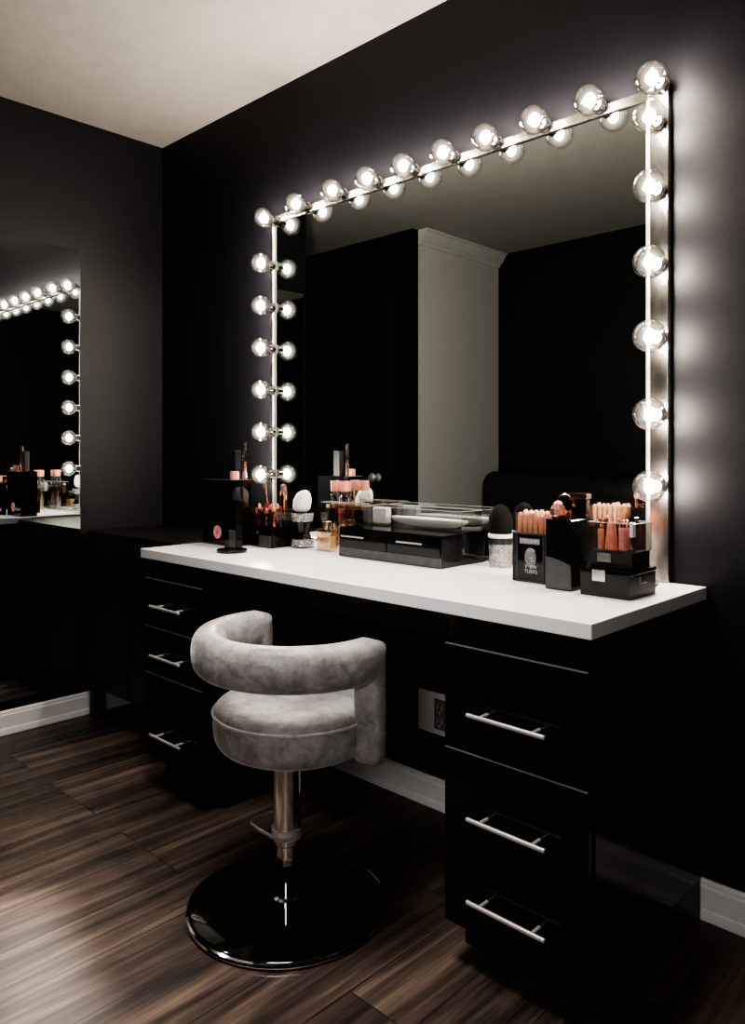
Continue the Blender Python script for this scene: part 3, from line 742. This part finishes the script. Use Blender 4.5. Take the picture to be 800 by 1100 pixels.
capped('lip_gloss', 'thick dusty rose tube right of the tapering coral bottle', 'lip gloss', (x0 + .074, y0 + .022, zt), M['rose'], M['rosegold'], .050, .016, .0105)
capped('lip_gloss', 'square black and deep red tube at the back right of the right tray', 'lip gloss', (x0 + .080, y0 + .055, zt), M['red'], M['black_acrylic'], .044, .026, .009, None, True)
capped('lip_gloss', 'white topped clear tube in the right front corner of the right tray', 'lip gloss', (x0 + .094, y0 + .022, zt), M['clear_glass'], M['white'], .030, .032, .0075)
lipstick('black cased red lipstick at the middle back of the right tray', (x0 + .050, y0 + .060, zt), M['black_acrylic'], M['red'], .066, .009)
capped('lip_gloss', 'square brown tube at the back left of the right tray', 'lip gloss', (x0 + .018, y0 + .060, zt), M['brown'], M['copper'], .046, .018, .009, None, True)
capped('cosmetic_bottle', 'coral textured bottle with white base behind the right clear tray', 'bottle', (2.222, -.135, Z), M['frosted'], M['coral'], .108, .055, .0125)
# sparkling stones beside the right end of the mirror rail
gx = MB()
for k in range(26):
    a = random.uniform(0, 6.28); rr = random.uniform(0, .022); s_ = random.uniform(.004, .008)
    px, py = rr * math.cos(a), rr * math.sin(a) * .7; zz = max(0, .018 - rr * .8) * random.uniform(.1, 1)
    gx.lathe([(0, 0), (s_ * .8, s_ * .5), (s_ * .75, s_ * 1.0), (s_ * .4, s_ * 1.35), (0, s_ * 1.4)], (px, py, zz), 6)
gs = tag(gx.build('crystal_stones', M['glitter'], loc=(2.290, -.085, Z), smooth=0), 'heap of clear sparkling stones by the right mirror rail', 'crystals'); gs['kind'] = 'stuff'

# ------------------------------------------------------------------ light
def area(name, loc, target, size, power, col):
    l = bpy.data.lights.new(name, 'AREA'); l.size = size; l.energy = power; l.color = col
    o = bpy.data.objects.new(name, l); C.objects.link(o); o.location = loc
    o.rotation_euler = (Vector(target) - Vector(loc)).to_track_quat('-Z', 'Y').to_euler(); return o
rl = area('overhead_fill', (1.80, -1.05, 2.43), (1.75, -.85, 0), .5, 14, (1, .95, .92)); rl.data.spread = math.radians(96)  # unseen ceiling fill, added to light the chair from above
wl = area('kneehole_fill', (3.0, -2.45, 1.30), (1.75, -.1, .28), .5, 2.5, (1, .95, .94)); wl.data.spread = math.radians(70)  # unseen fill added behind the camera to brighten the kneehole
for tx, ty, pw_, ang in ((1.35, -1.22, 110, 24), (1.245, -1.112, 620, 6), (1.425, -1.152, 760, 6), (1.60, -1.203, 620, 6)):  # unseen spots without fixtures, added to lay bright pools on the floor
    sp = bpy.data.lights.new('floor_pool_fill', 'SPOT'); sp.energy = pw_; sp.spot_size = math.radians(ang); sp.spot_blend = 1; sp.color = (1, .93, .87); sp.shadow_soft_size = .05
    so_ = bpy.data.objects.new('floor_pool_fill', sp); C.objects.link(so_); so_.location = (.15, -1.05, 2.40)
    so_.rotation_euler = (Vector((tx, ty, 0)) - so_.location).to_track_quat('-Z', 'Y').to_euler()
w = bpy.data.worlds.new('dim_room_air'); bpy.context.scene.world = w; w.use_nodes = True
w.node_tree.nodes['Background'].inputs['Color'].default_value = (.02, .02, .022, 1)
w.node_tree.nodes['Background'].inputs['Strength'].default_value = .3

# ------------------------------------------------------------------ camera
cd = bpy.data.cameras.new('camera'); cam = bpy.data.objects.new('camera', cd); C.objects.link(cam)
cam.location = (3.08, -1.83, 1.08); cam.rotation_euler = (PI / 2, 0, math.atan2(.695, .719))
cd.sensor_fit = 'HORIZONTAL'; cd.sensor_width = 36; cd.lens = 36 * 827 / 800; cd.shift_y = -63 / 800; cd.clip_start = .02
s = bpy.context.scene; s.camera = cam
s.view_settings.view_transform = 'AgX'; s.view_settings.look = 'AgX - High Contrast'; s.view_settings.exposure = 0
s.cycles.max_bounces = 12; s.cycles.transparent_max_bounces = 24; s.cycles.sample_clamp_indirect = 6
